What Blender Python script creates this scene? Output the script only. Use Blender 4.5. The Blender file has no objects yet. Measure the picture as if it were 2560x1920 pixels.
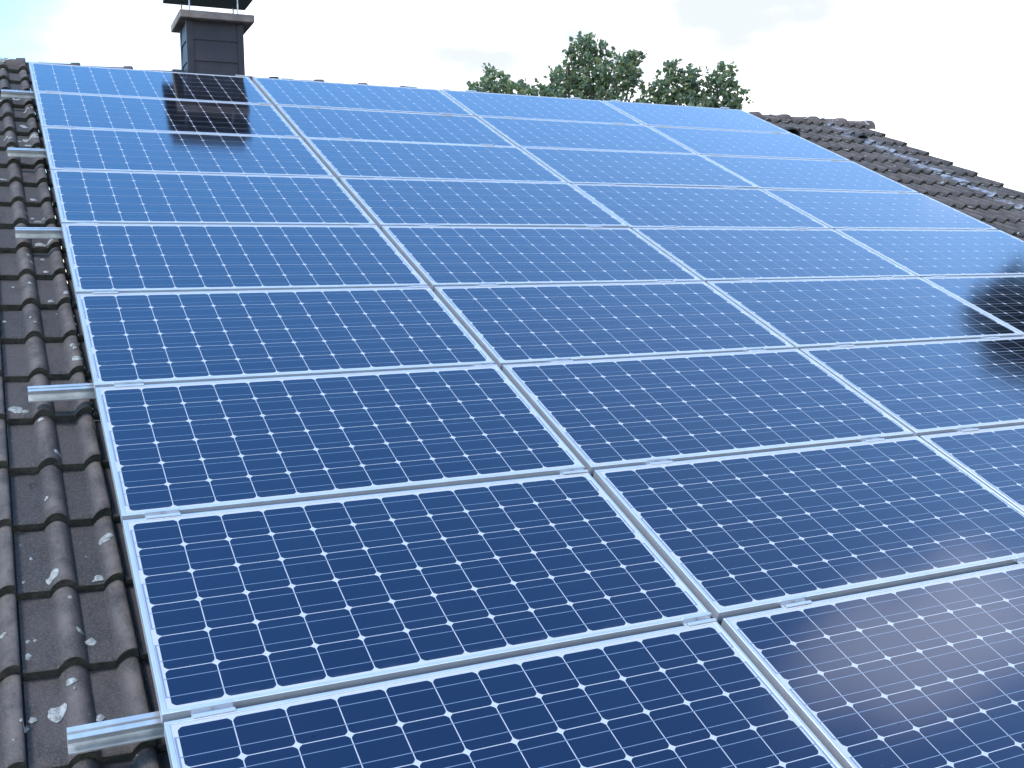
import bpy, bmesh, math, random
from mathutils import Vector, Matrix
R = math.radians
rnd = random.Random(11)
scene = bpy.context.scene
col = scene.collection

# ------------------------------------------------------------------ camera
PITCH = 0.40396          # roof pitch (23.1 degrees); world origin = top left corner of the solar array
cam_d = bpy.data.cameras.new("camera")
cam = bpy.data.objects.new("camera", cam_d)
col.objects.link(cam)
rx = Vector((0.9012056, -0.4331501, -0.0144734))
ry = Vector((0.0574369, 0.0862680, 0.9946149))
rz = Vector((-0.4295689, -0.8971838, 0.1026239))
CAM = Vector((-0.29137, -8.64732, -1.58257))
cam.matrix_world = Matrix(((rx.x, ry.x, rz.x, CAM.x), (rx.y, ry.y, rz.y, CAM.y), (rx.z, ry.z, rz.z, CAM.z), (0, 0, 0, 1)))
cam_d.sensor_fit = 'HORIZONTAL'
cam_d.sensor_width = 36.0
cam_d.lens = 36.0 * 1.0391346
cam_d.clip_start = 0.05
cam_d.clip_end = 5000
scene.camera = cam

# ------------------------------------------------------------------ sky, sun, exposure
SUN_AZ, SUN_EL = R(-105), R(54)      # azimuth from +Y (up the roof) towards +X
world = bpy.data.worlds.new("World")
scene.world = world
world.use_nodes = True
wn, wl = world.node_tree.nodes, world.node_tree.links
wn.clear()


def N(nodes, t, **kw):
    n = nodes.new(t)
    for k, v in kw.items():
        if hasattr(n, k):
            setattr(n, k, v)
    return n


def mth(nodes, links, op, a, b=None, clamp=False):
    n = nodes.new('ShaderNodeMath')
    n.operation = op
    n.use_clamp = clamp
    for i, s in enumerate((a, b)):
        if s is None:
            continue
        if isinstance(s, (int, float)):
            n.inputs[i].default_value = s
        else:
            links.new(s, n.inputs[i])
    return n.outputs[0]


def sstep(nodes, links, src, a, b, lo=0.0, hi=1.0):
    n = nodes.new('ShaderNodeMapRange')
    n.interpolation_type = 'SMOOTHSTEP'
    n.inputs['From Min'].default_value = a
    n.inputs['From Max'].default_value = b
    n.inputs['To Min'].default_value = lo
    n.inputs['To Max'].default_value = hi
    links.new(src, n.inputs['Value'])
    return n.outputs['Result']


def build_world():
    out = N(wn, 'ShaderNodeOutputWorld')
    bg = N(wn, 'ShaderNodeBackground')
    bg.inputs['Strength'].default_value = 0.10
    sky = N(wn, 'ShaderNodeTexSky', sky_type='NISHITA')
    sky.sun_disc = False
    sky.sun_elevation = SUN_EL
    sky.sun_rotation = SUN_AZ
    sky.altitude = 200
    sky.air_density = 1.0
    sky.dust_density = 0.1
    sky.ozone_density = 3.0
    tc = N(wn, 'ShaderNodeTexCoord')
    sep = N(wn, 'ShaderNodeSeparateXYZ')
    wl.new(tc.outputs['Generated'], sep.inputs[0])
    x, y, z = sep.outputs
    az = mth(wn, wl, 'MULTIPLY', mth(wn, wl, 'ARCTAN2', x, y), 57.2958)
    el = mth(wn, wl, 'MULTIPLY', mth(wn, wl, 'ARCSINE', z), 57.2958)
    n1 = N(wn, 'ShaderNodeTexNoise')
    n1.inputs['Scale'].default_value = 2.6
    n1.inputs['Detail'].default_value = 9
    n1.inputs['Roughness'].default_value = 0.56
    n1.inputs['Distortion'].default_value = 0.5
    mp = N(wn, 'ShaderNodeMapping')
    mp.inputs['Scale'].default_value = (1, 1, 2.2)
    wl.new(tc.outputs['Generated'], mp.inputs[0])
    wl.new(mp.outputs[0], n1.inputs['Vector'])
    nz = n1.outputs['Fac']
    nzc = mth(wn, wl, 'SUBTRACT', nz, 0.5)
    # low bank of cloud over the ridge
    elw = mth(wn, wl, 'ADD', el, mth(wn, wl, 'MULTIPLY', nzc, 18.0))
    azw = mth(wn, wl, 'ADD', az, mth(wn, wl, 'MULTIPLY', nzc, 22.0))
    low = mth(wn, wl, 'MULTIPLY', sstep(wn, wl, elw, 17, 27, 1, 0), sstep(wn, wl, azw, -2, 14, 0.0, 1))
    low = mth(wn, wl, 'MULTIPLY', low, sstep(wn, wl, elw, -12, 2, 0, 1))
    # bright cloud high on the right
    da = mth(wn, wl, 'SUBTRACT', az, mth(wn, wl, 'ADD', 89.0, mth(wn, wl, 'MULTIPLY', el, -0.40)))
    da = mth(wn, wl, 'DIVIDE', mth(wn, wl, 'ADD', da, mth(wn, wl, 'MULTIPLY', nzc, 14.0)), 5.0)
    de = mth(wn, wl, 'DIVIDE', mth(wn, wl, 'ADD', mth(wn, wl, 'SUBTRACT', el, 42.0), mth(wn, wl, 'MULTIPLY', nzc, 16.0)), 8.0)
    dd = mth(wn, wl, 'ADD', mth(wn, wl, 'MULTIPLY', da, da), mth(wn, wl, 'MULTIPLY', de, de))
    patch = sstep(wn, wl, dd, 0.0, 1.4, 1, 0)
    # scattered cloud in the other half of the sky
    sc = sstep(wn, wl, nz, 0.50, 0.62)
    sc = mth(wn, wl, 'MULTIPLY', sc, sstep(wn, wl, y, 0.1, -0.25))
    veil = mth(wn, wl, 'MULTIPLY', sstep(wn, wl, elw, 24, 64, 0.12, 0.0), sstep(wn, wl, azw, 0, 60, 0.2, 1))
    low = mth(wn, wl, 'MAXIMUM', low, mth(wn, wl, 'MULTIPLY', veil, sstep(wn, wl, elw, 2, 12)))
    mask = mth(wn, wl, 'MAXIMUM', low, mth(wn, wl, 'MAXIMUM', mth(wn, wl, 'MULTIPLY', patch, 0.78), sc))
    mix = N(wn, 'ShaderNodeMix', data_type='RGBA')
    wl.new(mask, mix.inputs['Factor'])
    hs = N(wn, 'ShaderNodeHueSaturation')
    hs.inputs['Hue'].default_value = 0.495
    hs.inputs['Saturation'].default_value = 1.22
    hs.inputs['Value'].default_value = 1.55
    wl.new(sky.outputs[0], hs.inputs['Color'])
    wl.new(hs.outputs[0], mix.inputs['A'])
    cm = N(wn, 'ShaderNodeMix', data_type='RGBA')
    wl.new(sc, cm.inputs['Factor'])
    n2 = N(wn, 'ShaderNodeTexNoise')
    n2.inputs['Scale'].default_value = 5.0
    n2.inputs['Detail'].default_value = 7
    wl.new(mp.outputs[0], n2.inputs['Vector'])
    ca_ = N(wn, 'ShaderNodeMix', data_type='RGBA')
    wl.new(sstep(wn, wl, n2.outputs['Fac'], 0.40, 0.60), ca_.inputs['Factor'])
    ca_.inputs['A'].default_value = (2.75, 2.95, 3.25, 1)
    ca_.inputs['B'].default_value = (6.6, 6.5, 6.9, 1)
    cp_ = N(wn, 'ShaderNodeMix', data_type='RGBA')
    wl.new(mth(wn, wl, 'GREATER_THAN', el, 27.0), cp_.inputs['Factor'])
    wl.new(ca_.outputs['Result'], cp_.inputs['A'])
    cp_.inputs['B'].default_value = (6.0, 6.3, 7.4, 1)
    wl.new(cp_.outputs['Result'], cm.inputs['A'])
    cm.inputs['B'].default_value = (8.5, 8.2, 8.2, 1)
    wl.new(cm.outputs['Result'], mix.inputs['B'])
    wl.new(mix.outputs['Result'], bg.inputs['Color'])
    wl.new(bg.outputs[0], out.inputs[0])


build_world()
sun_d = bpy.data.lights.new("sun", 'SUN')
sun_d.energy = 1.0
sun_d.angle = R(14)
sun_d.color = (1.0, 0.97, 0.93)
sun = bpy.data.objects.new("sun", sun_d)
col.objects.link(sun)
sdir = Vector((math.sin(SUN_AZ) * math.cos(SUN_EL), math.cos(SUN_AZ) * math.cos(SUN_EL), math.sin(SUN_EL)))
sun.rotation_euler = sdir.to_track_quat('Z', 'Y').to_euler()
sun.location = sdir * 60

scene.view_settings.view_transform = 'Standard'
scene.view_settings.look = 'None'
scene.view_settings.gamma = 1.0
scene.view_settings.exposure = 1.7
scene.render.engine = 'CYCLES'
scene.render.resolution_x = 1024
scene.render.resolution_y = 768

# ------------------------------------------------------------------ helpers
CP, SP = math.cos(PITCH), math.sin(PITCH)
GROUND = -7.2


def P(u, v, h=0.0):
    """roof coordinates (right, down the slope, out of the slope) to world"""
    return Vector((u, -v * CP - h * SP, -v * SP + h * CP))


def tag(o, label=None, cat=None, group=None, kind=None):
    if label: o['label'] = label
    if cat: o['category'] = cat
    if group: o['group'] = group
    if kind: o['kind'] = kind
    return o


def empty(name, loc, rot=(0, 0, 0)):
    o = bpy.data.objects.new(name, None)
    o.empty_display_size = 0.2
    o.location = loc
    o.rotation_euler = rot
    col.objects.link(o)
    return o


class MB:
    """collects shapes into one mesh"""
    def __init__(s):
        s.v, s.f, s.m, s.sm = [], [], [], []

    def add(s, verts, faces, mi=0, smooth=False):
        b = len(s.v)
        s.v += [tuple(p) for p in verts]
        for f in faces:
            s.f.append([i + b for i in f]); s.m.append(mi); s.sm.append(smooth)

    def box(s, x0, x1, y0, y1, z0, z1, mi=0):
        s.add([(x0, y0, z0), (x1, y0, z0), (x1, y1, z0), (x0, y1, z0), (x0, y0, z1), (x1, y0, z1), (x1, y1, z1), (x0, y1, z1)],
              [(0, 3, 2, 1), (4, 5, 6, 7), (0, 1, 5, 4), (1, 2, 6, 5), (2, 3, 7, 6), (3, 0, 4, 7)], mi)

    def extrude(s, prof, x0, x1, mi=0):
        """closed (y,z) outline pushed along x"""
        n = len(prof)
        s.add([(x0, y, z) for y, z in prof] + [(x1, y, z) for y, z in prof],
              [(i, (i + 1) % n, (i + 1) % n + n, i + n) for i in range(n)] + [tuple(range(n - 1, -1, -1)), tuple(range(n, 2 * n))], mi)

    def tube(s, a, b, r0, r1, n=8, mi=0, caps=True):
        a, b = Vector(a), Vector(b)
        d = (b - a).normalized()
        t = d.orthogonal().normalized()
        q = d.cross(t)
        vs = []
        for c, r in ((a, r0), (b, r1)):
            for i in range(n):
                w = 2 * math.pi * i / n
                vs.append(c + t * (r * math.cos(w)) + q * (r * math.sin(w)))
        fs = [(i, (i + 1) % n, (i + 1) % n + n, i + n) for i in range(n)]
        s.add(vs, fs, mi, True)
        if caps:
            s.add(vs, [tuple(range(n - 1, -1, -1)), tuple(range(n, 2 * n))], mi)

    def build(s, name, mats, parent=None, bevel=0.0, seg=2):
        me = bpy.data.meshes.new(name)
        me.from_pydata(s.v, [], s.f)
        for m in (mats if isinstance(mats, (list, tuple)) else [mats]):
            me.materials.append(m)
        me.polygons.foreach_set('material_index', s.m)
        me.polygons.foreach_set('use_smooth', s.sm)
        me.update()
        bm = bmesh.new(); bm.from_mesh(me)
        bmesh.ops.recalc_face_normals(bm, faces=bm.faces) if bevel else None
        if bevel:
            bmesh.ops.bevel(bm, geom=bm.edges[:], offset=bevel, segments=seg, affect='EDGES', profile=0.5)
        bm.to_mesh(me); bm.free()
        o = bpy.data.objects.new(name, me)
        if parent: o.parent = parent
        col.objects.link(o)
        return o


def mat(name, base=(0.5, 0.5, 0.5), rough=0.5, metal=0.0, spec=0.5):
    m = bpy.data.materials.new(name)
    m.use_nodes = True
    b = m.node_tree.nodes['Principled BSDF']
    b.inputs['Base Color'].default_value = (*base, 1)
    b.inputs['Roughness'].default_value = rough
    b.inputs['Metallic'].default_value = metal
    b.inputs['Specular IOR Level'].default_value = spec
    return m, m.node_tree.nodes, m.node_tree.links, b


def noise(nodes, links, vec, scale, detail=5, rough=0.55, dist=0.0):
    n = nodes.new('ShaderNodeTexNoise')
    n.inputs['Scale'].default_value = scale
    n.inputs['Detail'].default_value = detail
    n.inputs['Roughness'].default_value = rough
    n.inputs['Distortion'].default_value = dist
    if vec is not None: links.new(vec, n.inputs['Vector'])
    return n.outputs['Fac']


def mixc(nodes, links, fac, a, b):
    n = nodes.new('ShaderNodeMix'); n.data_type = 'RGBA'
    for s, k in ((fac, 'Factor'), (a, 'A'), (b, 'B')):
        if isinstance(s, (int, float)): n.inputs[k].default_value = s
        elif isinstance(s, tuple): n.inputs[k].default_value = (*s, 1)
        else: links.new(s, n.inputs[k])
    return n.outputs['Result']


def simple(name, c1, c2, scale, rough=0.7, metal=0.0, bump=0.0, bscale=60, spec=0.5):
    m, n, l, b = mat(name, c1, rough, metal, spec)
    tc = n.new('ShaderNodeTexCoord')
    f = sstep(n, l, noise(n, l, tc.outputs['Object'], scale, 6, 0.6), 0.35, 0.65)
    l.new(mixc(n, l, f, c1, c2), b.inputs['Base Color'])
    if bump:
        bp = n.new('ShaderNodeBump'); bp.inputs['Strength'].default_value = bump; bp.inputs['Distance'].default_value = 0.01
        l.new(noise(n, l, tc.outputs['Object'], bscale, 4), bp.inputs['Height'])
        l.new(bp.outputs[0], b.inputs['Normal'])
    return m


# ------------------------------------------------------------------ materials
GLASS_ROUGH = 0.095


def glass_like(name, base, tint, spec, specks):
    m, n, l, b = mat(name, base, GLASS_ROUGH, 0.0, spec)
    b.inputs['IOR'].default_value = 1.5
    b.inputs['Specular Tint'].default_value = (*tint, 1)
    b.inputs['Coat Weight'].default_value = 1.0
    b.inputs['Coat IOR'].default_value = 1.5
    b.inputs['Coat Roughness'].default_value = GLASS_ROUGH
    tc = n.new('ShaderNodeTexCoord')
    gm = n.new('ShaderNodeNewGeometry')
    pos = gm.outputs['Position']
    # thin film of dust, rain marks and a few specks
    film = sstep(n, l, noise(n, l, pos, 3.0, 6, 0.6), 0.4, 0.75)
    l.new(mth(n, l, 'ADD', mth(n, l, 'MULTIPLY', film, 0.035), GLASS_ROUGH - 0.01), b.inputs['Coat Roughness'])
    if specks:
        vo = n.new('ShaderNodeTexVoronoi'); vo.feature = 'F1'; vo.inputs['Scale'].default_value = 20
        l.new(pos, vo.inputs['Vector'])
        sp = n.new('ShaderNodeSeparateColor'); l.new(vo.outputs['Color'], sp.inputs[0])
        rad = mth(n, l, 'MULTIPLY', mth(n, l, 'SUBTRACT', sp.outputs[0], 0.62), 0.16)
        dot = mth(n, l, 'LESS_THAN', vo.outputs['Distance'], rad)
        dot = mth(n, l, 'MULTIPLY', dot, mth(n, l, 'MULTIPLY', sp.outputs[1], 0.5))
        oi = n.new('ShaderNodeObjectInfo')
        c0 = mixc(n, l, oi.outputs['Random'], base, tuple(c * 1.35 for c in base))
        c1 = mixc(n, l, mth(n, l, 'MULTIPLY', film, 0.08), c0, (0.02, 0.02, 0.03))
        ct = n.new('ShaderNodeAttribute'); ct.attribute_name = 'cell_tone'
        l.new(mixc(n, l, ct.outputs['Fac'], tuple(c * 0.90 for c in tint), tuple(min(1.0, c * 1.10) for c in tint)), b.inputs['Specular Tint'])
        so = n.new('ShaderNodeSeparateXYZ'); l.new(tc.outputs['Object'], so.inputs[0])
        edge = mth(n, l, 'MULTIPLY', sstep(n, l, so.outputs[1], -0.765, -0.795), sstep(n, l, noise(n, l, pos, 14, 5, 0.7), 0.42, 0.7))
        c1 = mixc(n, l, mth(n, l, 'MULTIPLY', edge, 0.35), c1, (0.11, 0.105, 0.10))
        l.new(mixc(n, l, dot, c1, (0.30, 0.30, 0.28)), b.inputs['Base Color'])
        v2 = n.new('ShaderNodeTexVoronoi'); v2.inputs['Scale'].default_value = 34
        l.new(pos, v2.inputs['Vector'])
        s2 = n.new('ShaderNodeSeparateColor'); l.new(v2.outputs['Color'], s2.inputs[0])
        grit = mth(n, l, 'LESS_THAN', v2.outputs['Distance'], mth(n, l, 'MULTIPLY', mth(n, l, 'SUBTRACT', s2.outputs[0], 0.62), 0.22))
        grit = mth(n, l, 'MAXIMUM', grit, dot)
        l.new(mth(n, l, 'SUBTRACT', 1.0, mth(n, l, 'MULTIPLY', grit, 0.8)), b.inputs['Coat Weight'])
        l.new(mth(n, l, 'SUBTRACT', spec, mth(n, l, 'MULTIPLY', grit, spec * 0.8)), b.inputs['Specular IOR Level'])
    return m


M = {}
M['cell'] = glass_like('solar_cell', (0.003, 0.002, 0.005), (0.30, 0.49, 1.0), 0.9, True)
M['back'] = glass_like('backsheet', (0.42, 0.43, 0.45), (1, 1, 1), 0.0, False)
M['ribbon'] = glass_like('ribbon', (0.15, 0.20, 0.27), (1, 1, 1), 0.3, False)
M['alu'] = simple('aluminium_frame', (0.68, 0.69, 0.70), (0.62, 0.63, 0.64), 9, 0.38, 0.66)
M['rail'] = simple('aluminium_rail', (0.74, 0.73, 0.71), (0.60, 0.595, 0.58), 14, 0.30, 0.68)
M['steel'] = simple('steel', (0.45, 0.45, 0.46), (0.35, 0.35, 0.36), 30, 0.35, 0.9)
M['slate'] = simple('dark_cladding', (0.024, 0.021, 0.027), (0.032, 0.028, 0.034), 7, 0.6, 0.0, 0.15, 40, 0.4)
M['capstone'] = simple('cap_concrete', (0.18, 0.142, 0.122), (0.26, 0.21, 0.175), 9, 0.9, 0, 0.4, 70, 0.3)
M['cowl'] = simple('cowl_metal', (0.018, 0.019, 0.024), (0.03, 0.03, 0.036), 9, 0.6, 0.0)
M['lead'] = simple('lead_flashing', (0.06, 0.065, 0.08), (0.10, 0.10, 0.12), 10, 0.6, 0.2)
M['render'] = simple('wall_render', (0.55, 0.52, 0.46), (0.48, 0.45, 0.40), 3, 0.9, 0, 0.2, 80)
M['wood'] = simple('brown_wood', (0.09, 0.05, 0.03), (0.12, 0.07, 0.04), 12, 0.7)
M['grass'] = simple('grass', (0.06, 0.08, 0.04), (0.085, 0.095, 0.05), 0.4, 0.95, 0, 0.6, 5)
M['bark'] = simple('bark', (0.10, 0.08, 0.06), (0.16, 0.13, 0.10), 6, 0.95, 0, 0.6, 20)
M['lichen'] = simple('pale_lichen', (0.37, 0.37, 0.335), (0.19, 0.19, 0.17), 75, 0.95, 0, 0.5, 200, 0.2)
M['ridge'] = simple('ridge_concrete', (0.075, 0.058, 0.052), (0.13, 0.105, 0.095), 5, 0.9, 0, 0.5, 90, 0.3)
M['vent'] = simple('vent_plastic', (0.018, 0.017, 0.018), (0.03, 0.028, 0.028), 20, 0.7)


def tile_material():
    m, n, l, b = mat('roof_tile', rough=0.92, spec=0.2)
    gm = n.new('ShaderNodeTexCoord')
    pos = gm.outputs['Object']
    at = n.new('ShaderNodeAttribute'); at.attribute_name = 'tile_tone'
    wr = n.new('ShaderNodeAttribute'); wr.attribute_name = 'worn_roll'
    a = mixc(n, l, at.outputs['Fac'], (0.045, 0.042, 0.041), (0.072, 0.061, 0.056))
    worn = mth(n, l, 'MULTIPLY', wr.outputs['Fac'], sstep(n, l, noise(n, l, pos, 9, 6, 0.65), 0.3, 0.62))
    a = mixc(n, l, mth(n, l, 'MULTIPLY', worn, 0.85), a, (0.145, 0.116, 0.099))
    # blotches of damp and dirt, streaky down the slope
    mp = n.new('ShaderNodeMapping'); mp.inputs['Scale'].default_value = (1, 0.35, 1)
    l.new(pos, mp.inputs[0])
    d = sstep(n, l, noise(n, l, mp.outputs[0], 17, 7, 0.7), 0.47, 0.64)
    a = mixc(n, l, mth(n, l, 'MULTIPLY', d, 0.55), a, (0.030, 0.029, 0.028))
    g = noise(n, l, pos, 170, 3, 0.7)
    a = mixc(n, l, sstep(n, l, g, 0.45, 0.70, 0, 0.6), a, (0.135, 0.12, 0.105))
    # rusty orange lichen, rare
    o = sstep(n, l, noise(n, l, pos, 12, 5, 0.7), 0.70, 0.74, 0, 0.5)
    a = mixc(n, l, o, a, (0.16, 0.075, 0.03))
    # pale speckles
    vo = n.new('ShaderNodeTexVoronoi'); vo.inputs['Scale'].default_value = 22
    l.new(pos, vo.inputs['Vector'])
    sp = n.new('ShaderNodeSeparateColor'); l.new(vo.outputs['Color'], sp.inputs[0])
    dot = mth(n, l, 'LESS_THAN', vo.outputs['Distance'], mth(n, l, 'MULTIPLY', mth(n, l, 'SUBTRACT', sp.outputs[0], 0.55), 0.22))
    a = mixc(n, l, mth(n, l, 'MULTIPLY', dot, 0.6), a, (0.33, 0.33, 0.31))
    # run of whitish wash marks beside the right verge
    sx = n.new('ShaderNodeSeparateXYZ'); l.new(pos, sx.inputs[0])
    wob = mth(n, l, 'ADD', sx.outputs[0], mth(n, l, 'MULTIPLY', mth(n, l, 'SUBTRACT', noise(n, l, pos, 5, 3), 0.5), 0.25))
    band = mth(n, l, 'MULTIPLY', sstep(n, l, wob, 7.92, 8.0), sstep(n, l, wob, 8.15, 8.22, 1, 0))
    mp2 = n.new('ShaderNodeMapping'); mp2.inputs['Scale'].default_value = (1, 0.25, 1)
    l.new(pos, mp2.inputs[0])
    band = mth(n, l, 'MULTIPLY', band, sstep(n, l, noise(n, l, mp2.outputs[0], 30, 5, 0.7), 0.40, 0.60))
    a = mixc(n, l, mth(n, l, 'MULTIPLY', band, 0.85), a, (0.27, 0.29, 0.34))
    l.new(a, b.inputs['Base Color'])
    bp = n.new('ShaderNodeBump'); bp.inputs['Strength'].default_value = 0.5; bp.inputs['Distance'].default_value = 0.004
    l.new(mth(n, l, 'ADD', g, noise(n, l, pos, 40, 4)), bp.inputs['Height'])
    l.new(bp.outputs[0], b.inputs['Normal'])
    return m


M['tile'] = tile_material()
M['nose'] = simple('mossy_tile_nose', (0.046, 0.042, 0.034), (0.080, 0.072, 0.054), 28, 0.95, 0, 0.7, 120, 0.2)
M['joint'] = simple('tile_joint', (0.012, 0.012, 0.012), (0.02, 0.02, 0.018), 20, 0.95)

# ------------------------------------------------------------------ ground
g = MB(); g.add([(-900, -900, GROUND), (900, -900, GROUND), (900, 900, GROUND), (-900, 900, GROUND)], [(0, 1, 2, 3)])
tag(g.build('ground', M['grass']), kind='structure')

# ------------------------------------------------------------------ house: tiled roof
TW, TC = 0.295, 0.3375       # tile width, course length
U0 = 0.003                   # a joint between tiles
V_NOSE = 5.198               # a nose line
H_PAN = -0.215               # pan of the tiles below the glass
SAG = 0.0065                 # the ridge end on the right sits a little lower
V_RIDGE = -0.715
THICK = 0.033
N_LEFT, N_RIGHT = -11, 29
LOC_FINE = [0, .002, .02, .045, .07, .083, .086, .088, .091, .095, .100, .106, .113, .120, .128, .135, .142, .148, .153, .157, .160, .162, .165, .18, .20, .220, .230, .233, .235, .238, .242, .247, .253, .260, .268, .276, .282, .2885, .2895, .2945]
LOC_COARSE = [0, .084, .105, .124, .143, .162, .230, .258, .286, .2945]


def bump(s, c, r, h):
    """a roll: nearly half round, eased into the pan"""
    x = abs(s - c) / r
    return h * (1 - x * x) ** 0.85 if x < 1 else 0.0


def prof(s):
    if s < 0.002: return 0.002
    if s >= 0.2888: return -0.004
    return 0.0015 * math.cos(s / 0.15 * 2 * math.pi) + bump(s, 0.124, 0.038, 0.032) + bump(s, 0.271, 0.038, 0.032)


def surf_h(u, v):
    s = (u - U0) % TW
    fr = ((v - V_NOSE) / TC) % 1.0
    return H_PAN - SAG * max(u, -1) + prof(s) + THICK * fr


HOUSE = Vector((3.0, -4.0, GROUND))
house = empty('house', HOUSE)
tag(house, 'house with dark brown concrete tiled roof carrying the solar panels', 'house')


def roof_mesh():
    V, F, MI, SM, TT, WR = [], [], [], [], [], []
    r = random.Random(3)
    k0 = math.floor((V_RIDGE - V_NOSE) / TC)
    k1 = 12
    for k in range(k0, k1 + 1):
        va, vb = V_NOSE + k * TC, V_NOSE + (k + 1) * TC
        for t in range(N_LEFT, N_RIGHT):
            ua = U0 + t * TW
            loc = LOC_FINE if (ua < 0.4 or ua > 5.6) else LOC_COARSE
            dz, dv, tl, tone = r.gauss(0, .0012), r.gauss(0, .0025), r.gauss(0, .006), r.random()
            rows = [(0.0, 0), (0.5, 0), (0.93, 0), (0.985, -0.0015), (1.0, -0.006)]
            if k == k0:
                fa = max(0.0, (V_RIDGE - va) / TC + 0.01)
                rows = [(max(q, fa), z) for q, z in rows]
            b = len(V)
            n = len(loc)
            for fr, dd in rows:
                v = va + TC * fr + dv * fr
                for s in loc:
                    u = ua + s
                    p = prof(s)
                    h = H_PAN - SAG * max(u, -1) + p + THICK * fr + dd + dz + tl * (s - TW / 2) * fr
                    V.append(P(u, v, h)); TT.append(tone); WR.append(min(1, max(0, (p - 0.006) / 0.025)))
            for i in range(len(rows) - 1):
                for j in range(n - 1):
                    F.append((b + i * n + j, b + (i + 1) * n + j, b + (i + 1) * n + j + 1, b + i * n + j + 1))
                    MI.append(2 if j >= n - 2 else 0); SM.append(True)
            # nose
            b2 = len(V)
            for q in range(2):
                for s in loc:
                    u = ua + s
                    p = prof(s)
                    h = H_PAN - SAG * max(u, -1) + p + dz + (THICK - 0.006 + tl * (s - TW / 2) if q == 0 else -0.004)
                    V.append(P(u, vb + dv + (0 if q == 0 else -0.004), h)); TT.append(tone); WR.append(0)
            for j in range(n - 1):
                F.append((b2 + j, b2 + n + j, b2 + n + j + 1, b2 + j + 1)); MI.append(1); SM.append(False)
            # turned-down flange of the verge tiles
            if t == N_RIGHT - 1:
                b3 = len(V)
                for fr in (0.0, 1.0):
                    v = va + TC * fr
                    hh = H_PAN - SAG * (ua + TW) + THICK * fr
                    for du, z in ((-0.006, 0.030), (0.004, 0.026), (0.006, 0.018), (0.006, -0.10), (-0.012, -0.10)):
                        V.append(P(ua + TW + du, max(v, V_RIDGE), hh + z)); TT.append(tone); WR.append(0.4)
                for j in range(4):
                    F.append((b3 + j, b3 + 5 + j, b3 + 6 + j, b3 + 1 + j)); MI.append(0); SM.append(False)
                F.append((b3 + 5, b3 + 6, b3 + 7, b3 + 8, b3 + 9)); MI.append(1); SM.append(False)
    v_eave = V_NOSE + (k1 + 1) * TC
    # north slope, coarser
    apex = P(0, V_RIDGE, H_PAN)
    for k in range(0, 30):
        for t in range(N_LEFT, N_RIGHT):
            ua = U0 + t * TW
            b = len(V)
            for fr in (0, 1):
                d = (k + fr) * TC
                for s in LOC_COARSE:
                    u = ua + s
                    V.append(Vector((u, apex.y + d * CP, apex.z - SAG * max(u, -1) - d * SP + (prof(s) + THICK * fr) * CP)))
                    TT.append(0.5); WR.append(0)
            n = len(LOC_COARSE)
            for j in range(n - 1):
                F.append((b + j, b + j + 1, b + n + j + 1, b + n + j)); MI.append(0); SM.append(True)
    # lichens grown on the tiles: (u, v, radius)
    L = [(-0.197, 5.83, 0.022), (-0.275, 5.829, 0.006), (-0.073, 5.861, 0.022), (-0.142, 6.088, 0.010), (-0.118, 6.124, 0.016), (-0.257, 6.081, 0.006), (-0.274, 6.081, 0.008), (-0.277, 6.15, 0.013), (-0.179, 6.277, 0.013), (-0.219, 6.364, 0.024), (-0.296, 6.402, 0.010), (-0.277, 6.375, 0.011), (-0.12, 6.412, 0.013), (-0.173, 6.505, 0.015), (-0.03, 6.51, 0.026), (-0.085, 6.507, 0.007), (-0.021, 4.451, 0.024), (-0.26, 4.791, 0.028), (-0.228, 4.81, 0.013), (-0.18, 4.881, 0.010), (-0.139, 5.145, 0.013), (-0.191, 5.419, 0.009), (-0.033, 5.666, 0.019), (-0.03, 4.296, 0.012), (-0.022, 4.333, 0.010), (-0.084, 3.83, 0.018), (-0.015, 3.8, 0.017), (-0.084, 3.49, 0.015), (-0.092, 3.143, 0.029), (-0.047, 3.131, 0.017), (-0.176, 4.036, 0.007), (-0.16, 4.099, 0.006), (-0.278, 4.003, 0.011), (-0.161, 3.658, 0.009), (-0.231, 3.621, 0.008), (-0.151, 3.308, 0.009), (-0.141, 3.405, 0.008), (-0.109, 2.755, 0.012), (-0.059, 2.772, 0.008), (-0.162, 3.031, 0.017)]
    for k in range(k0, k1):
        vn = V_NOSE + (k + 1) * TC
        for t in range(N_LEFT, N_RIGHT):
            if 1 <= t < 19: continue
            for s in (0.05, 0.195):
                far = t >= 19
                if r.random() < (0.42 if far else (0.30 if vn < 3 else 0.10)):
                    L.append((U0 + t * TW + s + r.uniform(-.025, .025), vn - r.uniform(0.004, 0.03), r.uniform(0.012, 0.030)))
            if r.random() < 0.5:
                L.append((U0 + t * TW + r.uniform(0.02, .26), vn - r.uniform(0.03, 0.30), r.uniform(0.004, 0.011)))
    # crusty patches on the upper left tiles
    for cu, cv, w in ((-0.05, 1.28, .05), (-0.12, 1.33, .05), (-0.04, 0.62, .03), (-0.22, 1.36, .05), (-0.07, 1.0, .03), (-0.02, 1.30, .04), (-0.1, 0.30, .04)):
        for q in range(4):
            L.append((cu + r.uniform(-w, w), cv + r.uniform(-w, w), r.uniform(.010, .022)))
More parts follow.
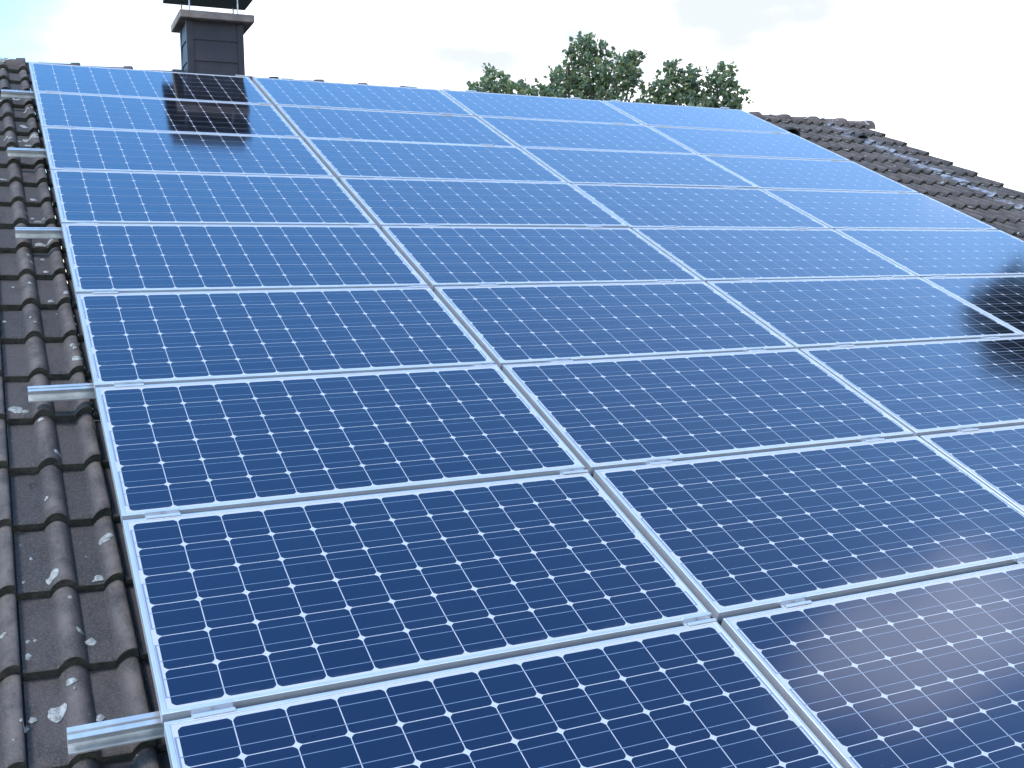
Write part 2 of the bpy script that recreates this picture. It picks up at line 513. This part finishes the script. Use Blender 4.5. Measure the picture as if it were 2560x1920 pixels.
    for (u, v, rad) in L:
        rad *= 0.85
        n = 15
        b = len(V)
        asp = r.uniform(0.85, 1.3)
        ph = [r.uniform(0, 6.28) for _ in range(3)]
        pts = [(0, 0)]
        for ring in (0.62, 1.0):
            for i in range(n):
                w = 2 * math.pi * i / n
                rr = rad * ring * (1 + 0.13 * math.sin(2 * w + ph[0]) + 0.10 * math.sin(3 * w + ph[1]) + 0.09 * math.sin(5 * w + ph[2]))
                pts.append((rr * math.cos(w) * asp, rr * math.sin(w) * 1.35))
        for i, (a, c) in enumerate(pts):
            c = min(c, V_NOSE + (math.floor((v - V_NOSE) / TC) + 1) * TC - 0.006 - v)
            h = surf_h(u + a, v + c)
            V.append(P(u + a, v + c, h + (0.0045 if i <= n else 0.0012))); TT.append(0.5); WR.append(0)
        for i in range(n):
            j = (i + 1) % n
            F.append((b, b + 1 + j, b + 1 + i)); MI.append(3); SM.append(True)
            F.append((b + 1 + i, b + 1 + j, b + 1 + n + j, b + 1 + n + i)); MI.append(3); SM.append(True)
    me = bpy.data.meshes.new('roof')
    me.from_pydata([p - HOUSE for p in V], [], F)
    for k in ('tile', 'nose', 'joint', 'lichen'): me.materials.append(M[k])
    me.polygons.foreach_set('material_index', MI)
    me.polygons.foreach_set('use_smooth', SM)
    for nm, arr in (('tile_tone', TT), ('worn_roll', WR)):
        at = me.attributes.new(nm, 'FLOAT', 'POINT'); at.data.foreach_set('value', arr)
    o = bpy.data.objects.new('roof', me); o.parent = house; col.objects.link(o)
    # object coordinates for the texture: position relative to world origin along the slope
    o.location = (0, 0, 0)
    return o, v_eave


roof, V_EAVE = roof_mesh()

# the texture reads object coordinates of the house; shift the wash-mark band accordingly
for nd in M['tile'].node_tree.nodes:
    if nd.bl_idname == 'ShaderNodeMapRange' and nd.inputs['From Min'].default_value > 7:
        nd.inputs['From Min'].default_value -= HOUSE.x
        nd.inputs['From Max'].default_value -= HOUSE.x

# ridge tiles
RY = 0.745
RL = 0.3977
for i in range(-8, 22):
    x0, x1 = i * RL, (i + 1) * RL
    mb = MB()
    r = random.Random(i + 50)
    jt = r.gauss(0, 0.003)
    ring = []
    n = 12
    secs = [(x0 - 0.035, 0.90, -.006), (x0 + 0.02, 0.92, 0), (x1 - 0.07, 1.03, 0), (x1 - 0.065, 1.09, 0.004), (x1 - 0.004, 1.12, 0.005), (x1, 1.10, 0.002)]
    for inner in (0, 1):
        for x, k, dz in (secs if not inner else secs[::-1]):
            zt = 0.146 - 0.0062 * x + jt + dz
            row = []
            for j in range(n + 1):
                w = math.pi * j / n
                cy = -math.cos(w) * 0.118 * k
                cz = (math.sin(w) ** 0.75) * 0.10 * k
                if inner: cy *= 0.86; cz = cz * 0.86
                row.append((x, RY + cy, zt - 0.10 * 1.03 + cz))
            ring.append(row)
    vs = [p for row in ring for p in row]
    fs = []
    m_ = n + 1
    for a in range(len(ring)):
        b = (a + 1) % len(ring)
        for j in range(n):
            fs.append((a * m_ + j, b * m_ + j, b * m_ + j + 1, a * m_ + j + 1))
    mb.add([Vector(p) - HOUSE for p in vs], fs, 0, True)
    # lichen crusts
    if i in (-1, -2, 18, 19, 20, 21):
        for q in range(12 if i < 0 else 5):
            w = r.uniform(0.45, 1.3)
            xx = r.uniform(x0 + 0.04, x1 - 0.1)
            zt = 0.146 - 0.0062 * xx + jt
            c = Vector((xx, RY - math.cos(w) * 0.124, zt - 0.103 + (math.sin(w) ** 0.75) * 0.106)) - HOUSE
            s = r.uniform(0.008, 0.022)
            nrm = Vector((0, -math.cos(w), math.sin(w)))
            tx, ty = Vector((1, 0, 0)), nrm.cross(Vector((1, 0, 0)))
            ps = [c + nrm * 0.004] + [c + tx * (s * 1.5 * r.uniform(.6, 1.2) * math.cos(a_ * .698)) + ty * (s * r.uniform(.6, 1.2) * math.sin(a_ * .698)) for a_ in range(9)]
            mb.add(ps, [(0, 1 + a_, 1 + (a_ + 1) % 9) for a_ in range(9)], 1, True)
    o = mb.build('ridge_tile', [M['ridge'], M['lichen']], roof)
    tag(o, group='ridge tiles')

# mortar/roll under the ridge
mb = MB()
mb.add([Vector(p) - HOUSE for p in ((-3.2, RY - 0.085, 0.02), (8.6, RY - 0.085, -0.035), (8.6, RY - 0.085, 0.04), (-3.2, RY - 0.085, 0.095),
                                   (-3.2, RY + 0.085, 0.02), (8.6, RY + 0.085, -0.035), (8.6, RY + 0.085, 0.04), (-3.2, RY + 0.085, 0.095))],
       [(0, 1, 2, 3), (4, 7, 6, 5), (3, 2, 6, 7), (0, 3, 7, 4), (1, 5, 6, 2)])
mb.build('ridge_roll', M['joint'], roof)

# vent hoods among the right hand tiles
def vent(u, v, sc):
    mb = MB()
    c = P(u, v, surf_h(u, v) - 0.01)
    ux, uy, uz = Vector((1, 0, 0)), Vector((0, -CP, -SP)), Vector((0, -SP, CP))
    n = 12
    rows = []
    for (dv, w, h) in ((-0.17, 0.05, 0.012), (-0.10, 0.085, 0.055), (0.0, 0.10, 0.095), (0.06, 0.105, 0.105), (0.062, 0.088, 0.088), (-0.02, 0.085, 0.08)):
        rows.append([c + uy * (dv * sc) + ux * (-math.cos(math.pi * j / n) * w * sc) + uz * (math.sin(math.pi * j / n) ** .7 * h * sc) for j in range(n + 1)])
    vs = [p - HOUSE for row in rows for p in row]
    mb.add(vs, [(a * (n + 1) + j, (a + 1) * (n + 1) + j, (a + 1) * (n + 1) + j + 1, a * (n + 1) + j + 1) for a in range(5) for j in range(n)], 0, True)
    mb.build('roof_vent', M['vent'], roof)


vent(7.02, 0.02, 1.15)
vent(8.02, -0.02, 0.85)

# walls, eaves board, gutter, barge board
mb = MB()
e = P(0, V_EAVE - 0.5, H_PAN - 0.25)
zt = e.z
mb.box(-3.0 - HOUSE.x, 8.35 - HOUSE.x, e.y - HOUSE.y, 10.0 - HOUSE.y, 0, zt - HOUSE.z)
x1 = 8.35 - HOUSE.x
for xx in (8.35, -3.0):
    a = [(xx - HOUSE.x, e.y - HOUSE.y, zt - HOUSE.z), (xx - HOUSE.x, 10.0 - HOUSE.y, zt - HOUSE.z), (xx - HOUSE.x, RY - HOUSE.y, -0.25 - HOUSE.z)]
    mb.add(a, [(0, 1, 2)])
mb.build('wall', M['render'], house)
mb = MB()
for q in range(1):
    a0, a1 = P(8.50, V_RIDGE, H_PAN - .08), P(8.50, V_EAVE, H_PAN - .08)
    for d in (0.0,):
        vs = []
        for x in (8.46, 8.50):
            for pz in (a0, a1):
                for dz in (-0.22, -0.012):
                    vs.append(Vector((x, pz.y, pz.z + dz - SAG * 8.5)) - HOUSE)
        mb.add(vs, [(0, 1, 3, 2), (4, 6, 7, 5), (0, 4, 5, 1), (2, 3, 7, 6), (1, 5, 7, 3), (0, 2, 6, 4)])
mb.build('barge_board', M['wood'], house)
mb = MB()
ge = P(0, V_EAVE + 0.03, H_PAN - 0.05)
n = 10
rows = []
for rr in (0.075, 0.070):
    for x in ((-3.2, 8.55) if rr > 0.072 else (8.55, -3.2)):
        rows.append([Vector((x, ge.y - math.cos(math.pi * j / n) * rr, ge.z - math.sin(math.pi * j / n) * rr)) - HOUSE for j in range(n + 1)])
mb.add([p for r_ in rows for p in r_], [(a * (n + 1) + j, ((a + 1) % 4) * (n + 1) + j, ((a + 1) % 4) * (n + 1) + j + 1, a * (n + 1) + j + 1) for a in range(4) for j in range(n)], 0, True)
mb.build('gutter', M['lead'], house)

# ------------------------------------------------------------------ chimney
CX0, CX1, CYF, CYB = 1.178, 1.612, 0.275, 0.66
ch = Matrix.Translation(Vector((1.40, 0.5, 0)) - HOUSE) @ Matrix.Rotation(R(-1.5), 4, 'Z') @ Matrix.Translation(Vector((-1.40, -0.5, 0)))


def chbuild(mb, name, m, parent, bevel=0.0):
    mb.v = [tuple(ch @ Vector(p)) for p in mb.v]
    return mb.build(name, m, parent, bevel)


mb = MB()
ztop = 0.475
mb.box(CX0 + .008, CX1 - .008, CYF + .008, CYB - .008, -0.75, ztop)
chim = chbuild(mb, 'chimney', M['slate'], house)
# lapped cladding boards between corner strips
zl = [-0.30, -0.07, 0.130, 0.300, 0.474]
zl = [-0.20, -0.02, 0.150, 0.315, 0.474]
for a in range(len(zl) - 1):
    z0, z1 = zl[a], zl[a + 1] + 0.004
    mb = MB()
    for (xa, ya, xb, yb, nx, ny) in ((CX0 + .045, CYF + .008, CX1 - .045, CYF + .008, 0, -1), (CX0 + .008, CYB - .045, CX0 + .008, CYF + .045, -1, 0),
                                     (CX1 - .008, CYF + .045, CX1 - .008, CYB - .045, 1, 0), (CX1 - .045, CYB - .008, CX0 + .045, CYB - .008, 0, 1)):
        t0, t1 = 0.012, 0.003
        mb.add([(xa, ya, z0), (xb, yb, z0), (xb, yb, z1), (xa, ya, z1),
                (xa + nx * t0, ya + ny * t0, z0), (xb + nx * t0, yb + ny * t0, z0), (xb + nx * t1, yb + ny * t1, z1), (xa + nx * t1, ya + ny * t1, z1)],
               [(4, 5, 6, 7), (0, 1, 5, 4), (1, 2, 6, 5), (3, 0, 4, 7)])
    chbuild(mb, 'cladding_board', M['slate'], chim)
mb = MB()
for (x, y, sx, sy) in ((CX0, CYF, 1, 1), (CX1, CYF, -1, 1), (CX0, CYB, 1, -1), (CX1, CYB, -1, -1)):
    mb.box(min(x - sx * .006, x + sx * .044), max(x - sx * .006, x + sx * .044), min(y - sy * .006, y + sy * .006), max(y - sy * .006, y + sy * .006), -0.6, ztop - .001)
    mb.box(min(x - sx * .0055, x + sx * .0065), max(x - sx * .0055, x + sx * .0065), min(y + sy * .006, y + sy * .044), max(y + sy * .006, y + sy * .044), -0.6, ztop - .001)
chbuild(mb, 'corner_strip', M['slate'], chim)
mb = MB(); mb.box(1.118, 1.698, 0.195, 0.79, 0.462, 0.522)
chbuild(mb, 'cap_slab', M['capstone'], chim, 0.008)
mb = MB()
mb.box(1.06, 1.735, 0.13, 0.78, 0.690, 0.735)
mb.box(1.10, 1.695, 0.17, 0.74, 0.735, 0.86)
chbuild(mb, 'cowl', M['cowl'], chim, 0.006)
for x, y in ((1.20, 0.245), (1.575, 0.245), (1.20, 0.70), (1.62, 0.70)):
    mb = MB(); mb.tube((x, y, 0.51), (x, y, 0.70), 0.006, 0.006, 8)
    chbuild(mb, 'cowl_rod', M['steel'], chim)
mb = MB()
mb.box(CX0 - .10, CX0 - .012, 0.50, 0.70, -0.2, 0.115)
chbuild(mb, 'flashing', M['lead'], chim, 0.01)
mb = MB(); mb.box(CX1 + .012, CX1 + .09, 0.30, 0.70, -0.2, 0.06)
chbuild(mb, 'flashing', M['lead'], chim, 0.01)

# ------------------------------------------------------------------ solar panels
PU, PV = 1.6, 0.8306
PW, PH = 1.581, 0.808
TH = 0.036
LIP = 0.0115
CELL, PX = 0.1248, 0.1277
PYC = 0.1274
MX = (PW - 12 * PX) / 2
MY = (PH - 6 * PYC) / 2


def make_panel():
    root = empty('solar_panel', (0, 0, 0), (PITCH, 0, 0))
    f = MB()
    # frame bars: hollow profile with a lip over the glass; mitred outline walked corner by corner
    sec = [(0, -TH), (0, -0.0012), (0.0012, 0), (LIP - .0008, 0), (LIP, -0.0008), (LIP, -0.004), (0.002, -0.007), (0.002, -TH + .002), (0.028, -TH + .002), (0.028, -TH)]
    vs, fs = [], []
    for (cx, cy, sx, sy) in ((0, 0, 1, -1), (PW, 0, -1, -1), (PW, -PH, -1, 1), (0, -PH, 1, 1)):
        for a, z in sec:
            vs.append((cx + sx * a, cy + sy * a, z))
    n = len(sec)
    for c in range(4):
        d = (c + 1) % 4
        for i in range(n):
            j = (i + 1) % n
            fs.append((c * n + i, d * n + i, d * n + j, c * n + j))
    f.add(vs, fs)
    f.build('frame', M['alu'], root)
    b = MB()
    z = -0.0026
    b.box(0.004, PW - 0.004, -PH + 0.004, -0.004, z - 0.005, z)
    b.build('backsheet', M['back'], root)
    c = MB()
    z += 0.0003
    hc, cut = CELL / 2, 0.0112
    for i in range(12):
        for j in range(6):
            x, y = MX + (i + .5) * PX, -(MY + (j + .5) * PYC)
            pts = []
            for (sx, sy, flip) in ((1, 1, 0), (-1, 1, 1), (-1, -1, 0), (1, -1, 1)):
                arc = [(hc, hc - cut), (hc - cut * .22, hc - cut * .60), (hc - cut * .60, hc - cut * .22), (hc - cut, hc)]
                if flip: arc = arc[::-1]
                pts += [(x + sx * a, y + sy * q, z) for a, q in arc]
            c.add(pts, [tuple(range(len(pts)))])
    co = c.build('solar_cells', M['cell'], root)
    ta = co.data.attributes.new('cell_tone', 'FLOAT', 'FACE')
    ta.data.foreach_set('value', [rnd.random() for _ in co.data.polygons])
    r = MB()
    z += 0.0003
    for j in range(6):
        yc = -(MY + (j + .5) * PYC)
        for off in (0.031, -0.031):
            r.add([(MX - .006, yc + off - .0011, z), (PW - MX + .006, yc + off - .0011, z), (PW - MX + .006, yc + off + .0011, z), (MX - .006, yc + off + .0011, z)], [(0, 1, 2, 3)])
    for side, groups in ((0, ((0, 1), (2, 3), (4, 5))), (1, ((0, 0), (1, 2), (3, 4), (5, 5)))):
        for a, e_ in groups:
            y1 = -(MY + (a + .5) * PYC) + .033
            y0 = -(MY + (e_ + .5) * PYC) - .033
            x = MX - .0095 if side == 0 else PW - MX + .0055
            r.add([(x, y0, z + .0002), (x + .004, y0, z + .0002), (x + .004, y1, z + .0002), (x, y1, z + .0002)], [(0, 1, 2, 3)])
    r.build('busbars', M['ribbon'], root)
    return root


def copy_tree(o):
    c = o.copy(); col.objects.link(c)
    for chd in list(o.children):
        d = chd.copy(); col.objects.link(d); d.parent = c
    return c


ROWS = ['top', 'second', 'third', 'fourth', 'fifth', 'sixth', 'seventh', 'eighth', 'bottom']
COLS = ['first', 'second', 'third', 'last']
NOTE = {(0, 0): 'blue solar panel mirroring the chimney base, top row, first column from the left',
        (1, 0): 'blue solar panel mirroring the chimney, second row from top, first column',
        (2, 0): 'blue solar panel with tip of chimney reflection, third row, first column from left',
        (0, 3): 'pale blue solar panel at the top right corner of the array',
        (5, 3): 'solar panel with black tree reflection above the lower one, sixth row, last column',
        (6, 3): 'solar panel under the black reflection at right edge, seventh row, last column',
        (8, 0): 'navy solar panel cut by the bottom edge, first column beside lowest rail',
        (8, 1): 'navy solar panel with grey cloud glare, bottom row, second column'}
proto = make_panel()
first = True
for rI in range(9):
    for cI in range(4):
        o = proto if first else copy_tree(proto)
        first = False
        u, v = cI * PU + (0.0 if cI == 0 else 0.0095), rI * PV + 0.0113
        o.location = P(u, v, rnd.gauss(0, .0006))
        o.rotation_euler = (PITCH + rnd.gauss(0, R(.08)), rnd.gauss(0, R(.06)), 0)
        tone = ['pale blue', 'pale blue', 'light blue', 'light blue', 'mid blue', 'mid blue', 'blue', 'dark blue', 'navy'][rI]
        lab = NOTE.get((rI, cI))
        if not lab:
            lab = f'{tone} solar panel, {ROWS[rI]} row' + ('' if rI in (0, 8) else ' from top') + f', {COLS[cI]} column from the left'
        tag(o, lab, 'solar panel', 'solar panels on the roof')

# ------------------------------------------------------------------ rails
RAIL_SEC = [(-.031, 0), (-.031, .005), (-.004, .005), (-.004, .026), (-.020, .026), (-.020, .040), (-.0045, .040), (-.005, .0285), (.004, .0285), (.004, .040), (.020, .040), (.020, 0)]


def cross_rail(v, u0, label):
    o = empty('cross_rail', P(u0, v, -0.118), (PITCH, 0, 0))
    tag(o, label, 'rail', 'horizontal aluminium rails under the panels')
    m = MB()
    L = 6.62 - u0
    m.extrude(RAIL_SEC, 0, L)
    m.build('profile', M['rail'], o)
    for u in (0.9, 2.3, 3.9, 5.3):
        h = MB()
        zb = surf_h(u, v) + 0.118 - 0.012
        h.box(u - u0 - .018, u - u0 + .018, -.03, .03, zb, zb + .006)
        h.box(u - u0 - .018, u - u0 + .018, .0205, .026, zb + .006, 0.032)
        h.build('roof_hook', M['steel'], o)
    return o


for v, u0, lab in ((0.545, -0.200, 'uppermost aluminium rail end poking out left beside the top panel'),
                   (1.885, -0.199, 'aluminium rail end sticking out left beside the third panel from top'),
                   (3.195, -0.203, 'aluminium rail end sticking out left between fourth and fifth panels'),
                   (4.835, -0.217, 'aluminium rail end sticking out left between sixth and seventh panels'),
                   (6.560, -0.206, 'nearest large aluminium rail end sticking out at bottom left')):
    cross_rail(v, u0, lab)


def long_rail(u, label):
    o = empty('upright_rail', P(u, -0.06, -0.0775), (PITCH, 0, 0))
    tag(o, label, 'rail', 'aluminium rails running up the slope under the panels')
    m = MB()
    m.extrude([(y, z) for y, z in RAIL_SEC], 0, 7.62)
    m.v = [(y, -x, z) for x, y, z in m.v]
    m.build('profile', M['rail'], o)
    for k in range(0, 10):
        y = -(k * PV + 0.06)
        c = MB()
        zt = 0.0775
        if k == 0:
            sec = [(0.016, 0.04), (0.016, zt + .0035), (-.0075, zt + .0035), (-.0075, zt + .0008), (0.0125, zt + .0008), (0.0125, 0.044), (.002, 0.044), (.002, 0.04)]
        elif k == 9:
            break
        else:
            sec = [(-.019, zt + .0008), (-.019, zt + .0036), (-.0085, zt + .0036), (-.0085, zt - .012), (.0085, zt - .012), (.0085, zt + .0036), (.019, zt + .0036), (.019, zt + .0008),
                   (.0110, zt + .0008), (.0110, zt - .0155), (-.0110, zt - .0155), (-.0110, zt + .0008)]
        c.extrude([(y + a, z) for a, z in sec], -.05, .05)
        co = c.build('clamp', M['alu'], o)
        bmb = MB()
        yb = y if k else y + .007
        zb0 = zt - .012 if k else 0.0435
        bmb.tube((0, yb, zb0), (0, yb, zb0 + .007), .0062, .0058, 6)
        bmb.build('bolt', M['steel'], co)
    return o


for i, (u, lab) in enumerate(((0.115, 'upright rail with clamps under left side of first panel column'), (1.53, 'upright rail with clamps under right side of first panel column'),
                              (1.895, 'upright rail with clamps under left side of second panel column'), (2.95, 'upright rail with clamps under right side of second panel column'),
                              (3.5, 'upright rail with clamps under left side of third panel column'), (4.53, 'upright rail with clamps under right side of third panel column'),
                              (4.96, 'upright rail with clamps under left side of last panel column'), (6.2, 'upright rail with clamps under right side of last panel column'))):
    long_rail(u, lab)


# ------------------------------------------------------------------ trees
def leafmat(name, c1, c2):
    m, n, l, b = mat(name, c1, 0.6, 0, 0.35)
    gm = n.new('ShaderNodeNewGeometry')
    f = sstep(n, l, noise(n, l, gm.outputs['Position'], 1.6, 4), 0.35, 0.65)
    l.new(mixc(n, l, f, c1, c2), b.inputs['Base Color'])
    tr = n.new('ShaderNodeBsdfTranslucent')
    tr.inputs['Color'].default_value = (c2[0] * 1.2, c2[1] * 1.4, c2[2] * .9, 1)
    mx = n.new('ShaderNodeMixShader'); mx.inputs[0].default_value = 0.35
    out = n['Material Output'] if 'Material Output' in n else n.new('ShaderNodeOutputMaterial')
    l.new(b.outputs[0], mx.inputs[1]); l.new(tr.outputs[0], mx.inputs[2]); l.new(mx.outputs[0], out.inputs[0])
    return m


LEAVES = [leafmat('leaf_green', (0.15, 0.195, 0.12), (0.18, 0.225, 0.135)), leafmat('leaf_olive', (0.26, 0.27, 0.15), (0.30, 0.295, 0.16)),
          leafmat('leaf_dark', (0.10, 0.14, 0.10), (0.13, 0.165, 0.11))]
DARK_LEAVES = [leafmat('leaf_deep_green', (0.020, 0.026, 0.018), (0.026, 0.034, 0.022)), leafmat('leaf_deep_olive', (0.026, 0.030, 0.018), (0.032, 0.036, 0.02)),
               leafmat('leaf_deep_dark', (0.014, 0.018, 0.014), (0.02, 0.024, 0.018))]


def azel(az, el, D):
    return Vector((CAM.x + D * math.sin(R(az)), CAM.y + D * math.cos(R(az)), CAM.z + D * math.tan(R(el))))


def tree(name, label, base, lobes, leaf, seed, dens=0.60, group='trees behind the roof', mats=LEAVES):
    """lobes: (centre, radius, height factor, twigs); twigs rise out of each lobe and carry leaves"""
    r = random.Random(seed)
    base = Vector(base)
    root = empty(name, base)
    tag(root, label, 'tree', group)
    tk, cr = MB(), MB()
    top = max(lobes, key=lambda q: q[0].z)[0]
    low = min(c.z - rad for c, rad, hf, n in lobes)
    fork = Vector((base.x, base.y, base.z + (low - base.z) * 0.75 + 0.5))
    tk.tube((0, 0, -0.2), fork - base, 0.26, 0.19, 12)

    def leafat(p, d, s):
        q = d.orthogonal().normalized()
        q.rotate(Matrix.Rotation(r.uniform(0, 6.28), 3, d))
        nrm = d.cross(q)
        w = s * r.uniform(.36, .5)
        tip = p + d * s + nrm * (-s * .12)
        mid = p + d * (s * .45)
        b = [p, mid + q * w + nrm * (s * .12), tip, mid - q * w + nrm * (s * .12), p + d * (s * .8) + q * (w * .55), p + d * (s * .8) - q * (w * .55)]
        mi = r.choices((0, 1, 2), (5, 2, 3))[0]
        cr.add([x - base for x in b], [(0, 1, 4, 2), (0, 2, 5, 3)], mi)

    for c, rad, hf, n in lobes:
        st = fork + (c - fork) * 0.0
        mid = (st + c) * 0.5 + Vector((r.uniform(-.3, .3), r.uniform(-.3, .3), r.uniform(-.2, .4)))
        tk.tube(st - base, mid - base, 0.09, 0.055, 7, 0, False)
        tk.tube(mid - base, c - base, 0.055, 0.02, 6, 0, False)
        for _ in range(int(n * dens)):
            while True:
                o = Vector((r.uniform(-1, 1), r.uniform(-1, 1), r.uniform(-1, 1)))
                if o.length < 1: break
            o = o * (0.55 + 0.45 * r.random())
            p0 = c + Vector((o.x * rad, o.y * rad, o.z * rad * hf))
            d = (Vector((o.x * .9, o.y * .9, 0.55 + o.z * .6)) + Vector((r.gauss(0, .25), r.gauss(0, .25), r.gauss(0, .2)))).normalized()
            L = r.uniform(.22, .5) * min(1.2, rad + .35)
            if r.random() < 0.5: tk.tube(p0 - base, p0 + d * L - base, 0.008, 0.003, 4, 0, False)
            for k in range(r.randint(5, 9)):
                f = r.random()
                q = p0 + d * (L * f) + Vector((r.gauss(0, .03), r.gauss(0, .03), r.gauss(0, .03)))
                ld = (d * .45 + Vector((r.gauss(0, .6), r.gauss(0, .6), r.gauss(-.12, .5)))).normalized()
                leafat(q, ld, leaf * r.uniform(.65, 1.25))
    tk.build('trunk', M['bark'], root)
    cr.build('crown', mats, root)
    return root


D = 34


def lobes(spec):
    return [(azel(az, el, D) + Vector((0, dy, 0)), rad, hf, n) for az, el, rad, hf, n, dy in spec]


tree('leafy_tree', 'small leafy tree top showing left of the tall tree behind the panels', (azel(25.2, 0, D).x, azel(25.2, 0, D).y, GROUND),
     lobes([(24.3, 9.5, .42, .8, 44, 0), (25.2, 10.0, .40, .9, 46, .3), (24.7, 9.0, .5, .8, 40, -.2), (26.4, 9.25, .34, .9, 34, 0), (25.6, 9.1, .45, .8, 34, 0), (24.5, 8.2, .7, .8, 80, 0), (26, 8.2, .7, .8, 80, 0), (25.2, 7.2, 1.1, .8, 120, 0), (25.2, 6.0, 1.3, .9, 110, 0)]), .155, 5)
tree('leafy_tree', 'tallest leafy tree top in the middle rising behind the solar panels', (azel(29.9, 0, D).x, azel(29.9, 0, D).y, GROUND),
     lobes([(29.9, 9.7, .75, .8, 120, 0), (28.7, 9.9, .52, .9, 70, .3), (29.5, 11.15, .38, 1.25, 56, 0), (29.7, 11.75, .20, 1.6, 22, 0), (30.7, 10.9, .36, 1.2, 46, .2), (31.0, 10.0, .62, .9, 80, -.3), (32.0, 10.5, .40, 1.1, 42, .2),
            (32.3, 10.9, .22, 1.3, 18, 0), (32.2, 9.6, .38, .9, 34, 0), (27.5, 9.2, .40, .9, 40, 0), (28.7, 10.9, .24, 1.3, 18, 0), (28.5, 8.9, .6, .8, 50, 0), (30.8, 8.9, .8, .8, 70, 0), (28.6, 7.9, .95, .8, 110, 0), (31.4, 7.9, 1.0, .8, 110, 0), (30, 7.4, 1.3, .9, 150, .4), (29, 6.2, 1.4, .9, 140, 0), (31.2, 6.0, 1.4, .9, 130, 0), (30, 4.6, 1.6, .8, 120, 0)]), .16, 6)
tree('leafy_tree', 'broad leafy tree top standing right of the tall tree, nearest the roof end', (azel(35.3, 0, D).x, azel(35.3, 0, D).y, GROUND),
     lobes([(34.1, 9.4, .48, 1.0, 62, 0), (34.1, 10.2, .26, 1.2, 24, 0), (35.3, 9.4, .44, 1.0, 52, .3), (36.5, 9.5, .42, 1.0, 46, 0), (36.9, 9.95, .22, 1.2, 20, 0), (35.2, 9.95, .24, 1.1, 18, 0), (37.4, 9.0, .36, .9, 34, 0), (33.3, 8.9, .40, .9, 34, 0),
            (34.6, 8.8, .6, .8, 60, 0), (36.2, 8.7, .6, .8, 56, 0), (37.2, 8.3, .3, .8, 24, 0), (34.2, 7.8, .9, .8, 100, 0), (36.4, 7.7, .9, .8, 100, 0), (35.4, 7.0, 1.3, .9, 140, 0), (34.6, 5.8, 1.3, .9, 110, 0), (36.2, 5.6, 1.3, .8, 110, 0)]), .155, 7)

# dark tree off the right end of the roof, mirrored in the panels at the right edge
bx = Vector((4.4, -4.5, -1.9))


def raz(az, el, D_):
    return Vector((bx.x + D_ * math.sin(R(az)), bx.y + D_ * math.cos(R(az)), bx.z + D_ * math.tan(R(el))))


DD = 17
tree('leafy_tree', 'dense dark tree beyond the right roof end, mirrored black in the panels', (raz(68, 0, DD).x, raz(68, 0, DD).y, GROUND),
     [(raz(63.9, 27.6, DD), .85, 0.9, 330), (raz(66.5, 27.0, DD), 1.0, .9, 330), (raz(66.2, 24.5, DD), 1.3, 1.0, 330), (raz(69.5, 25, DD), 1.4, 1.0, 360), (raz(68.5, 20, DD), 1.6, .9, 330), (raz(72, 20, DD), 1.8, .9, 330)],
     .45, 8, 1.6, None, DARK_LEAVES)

# curled bit of wire lying on a tile at the left
wm = MB()
prev = None
wc = P(-0.226, 5.285, surf_h(-0.226, 5.285) + 0.003)
for k in range(9):
    t = 0.6 + k * 0.52
    q = Vector((0.011 * math.cos(t), 0.016 * math.sin(t) * CP, 0.016 * math.sin(t) * SP + 0.0012 * math.sin(t * 2)))
    if prev: wm.tube(prev, q, 0.0011, 0.0011, 6)
    prev = q
wo = wm.build('wire_scrap', M['vent'])
wo.location = wc
tag(wo, 'tiny dark curled wire scrap lying on a tile left of the panels', 'wire')
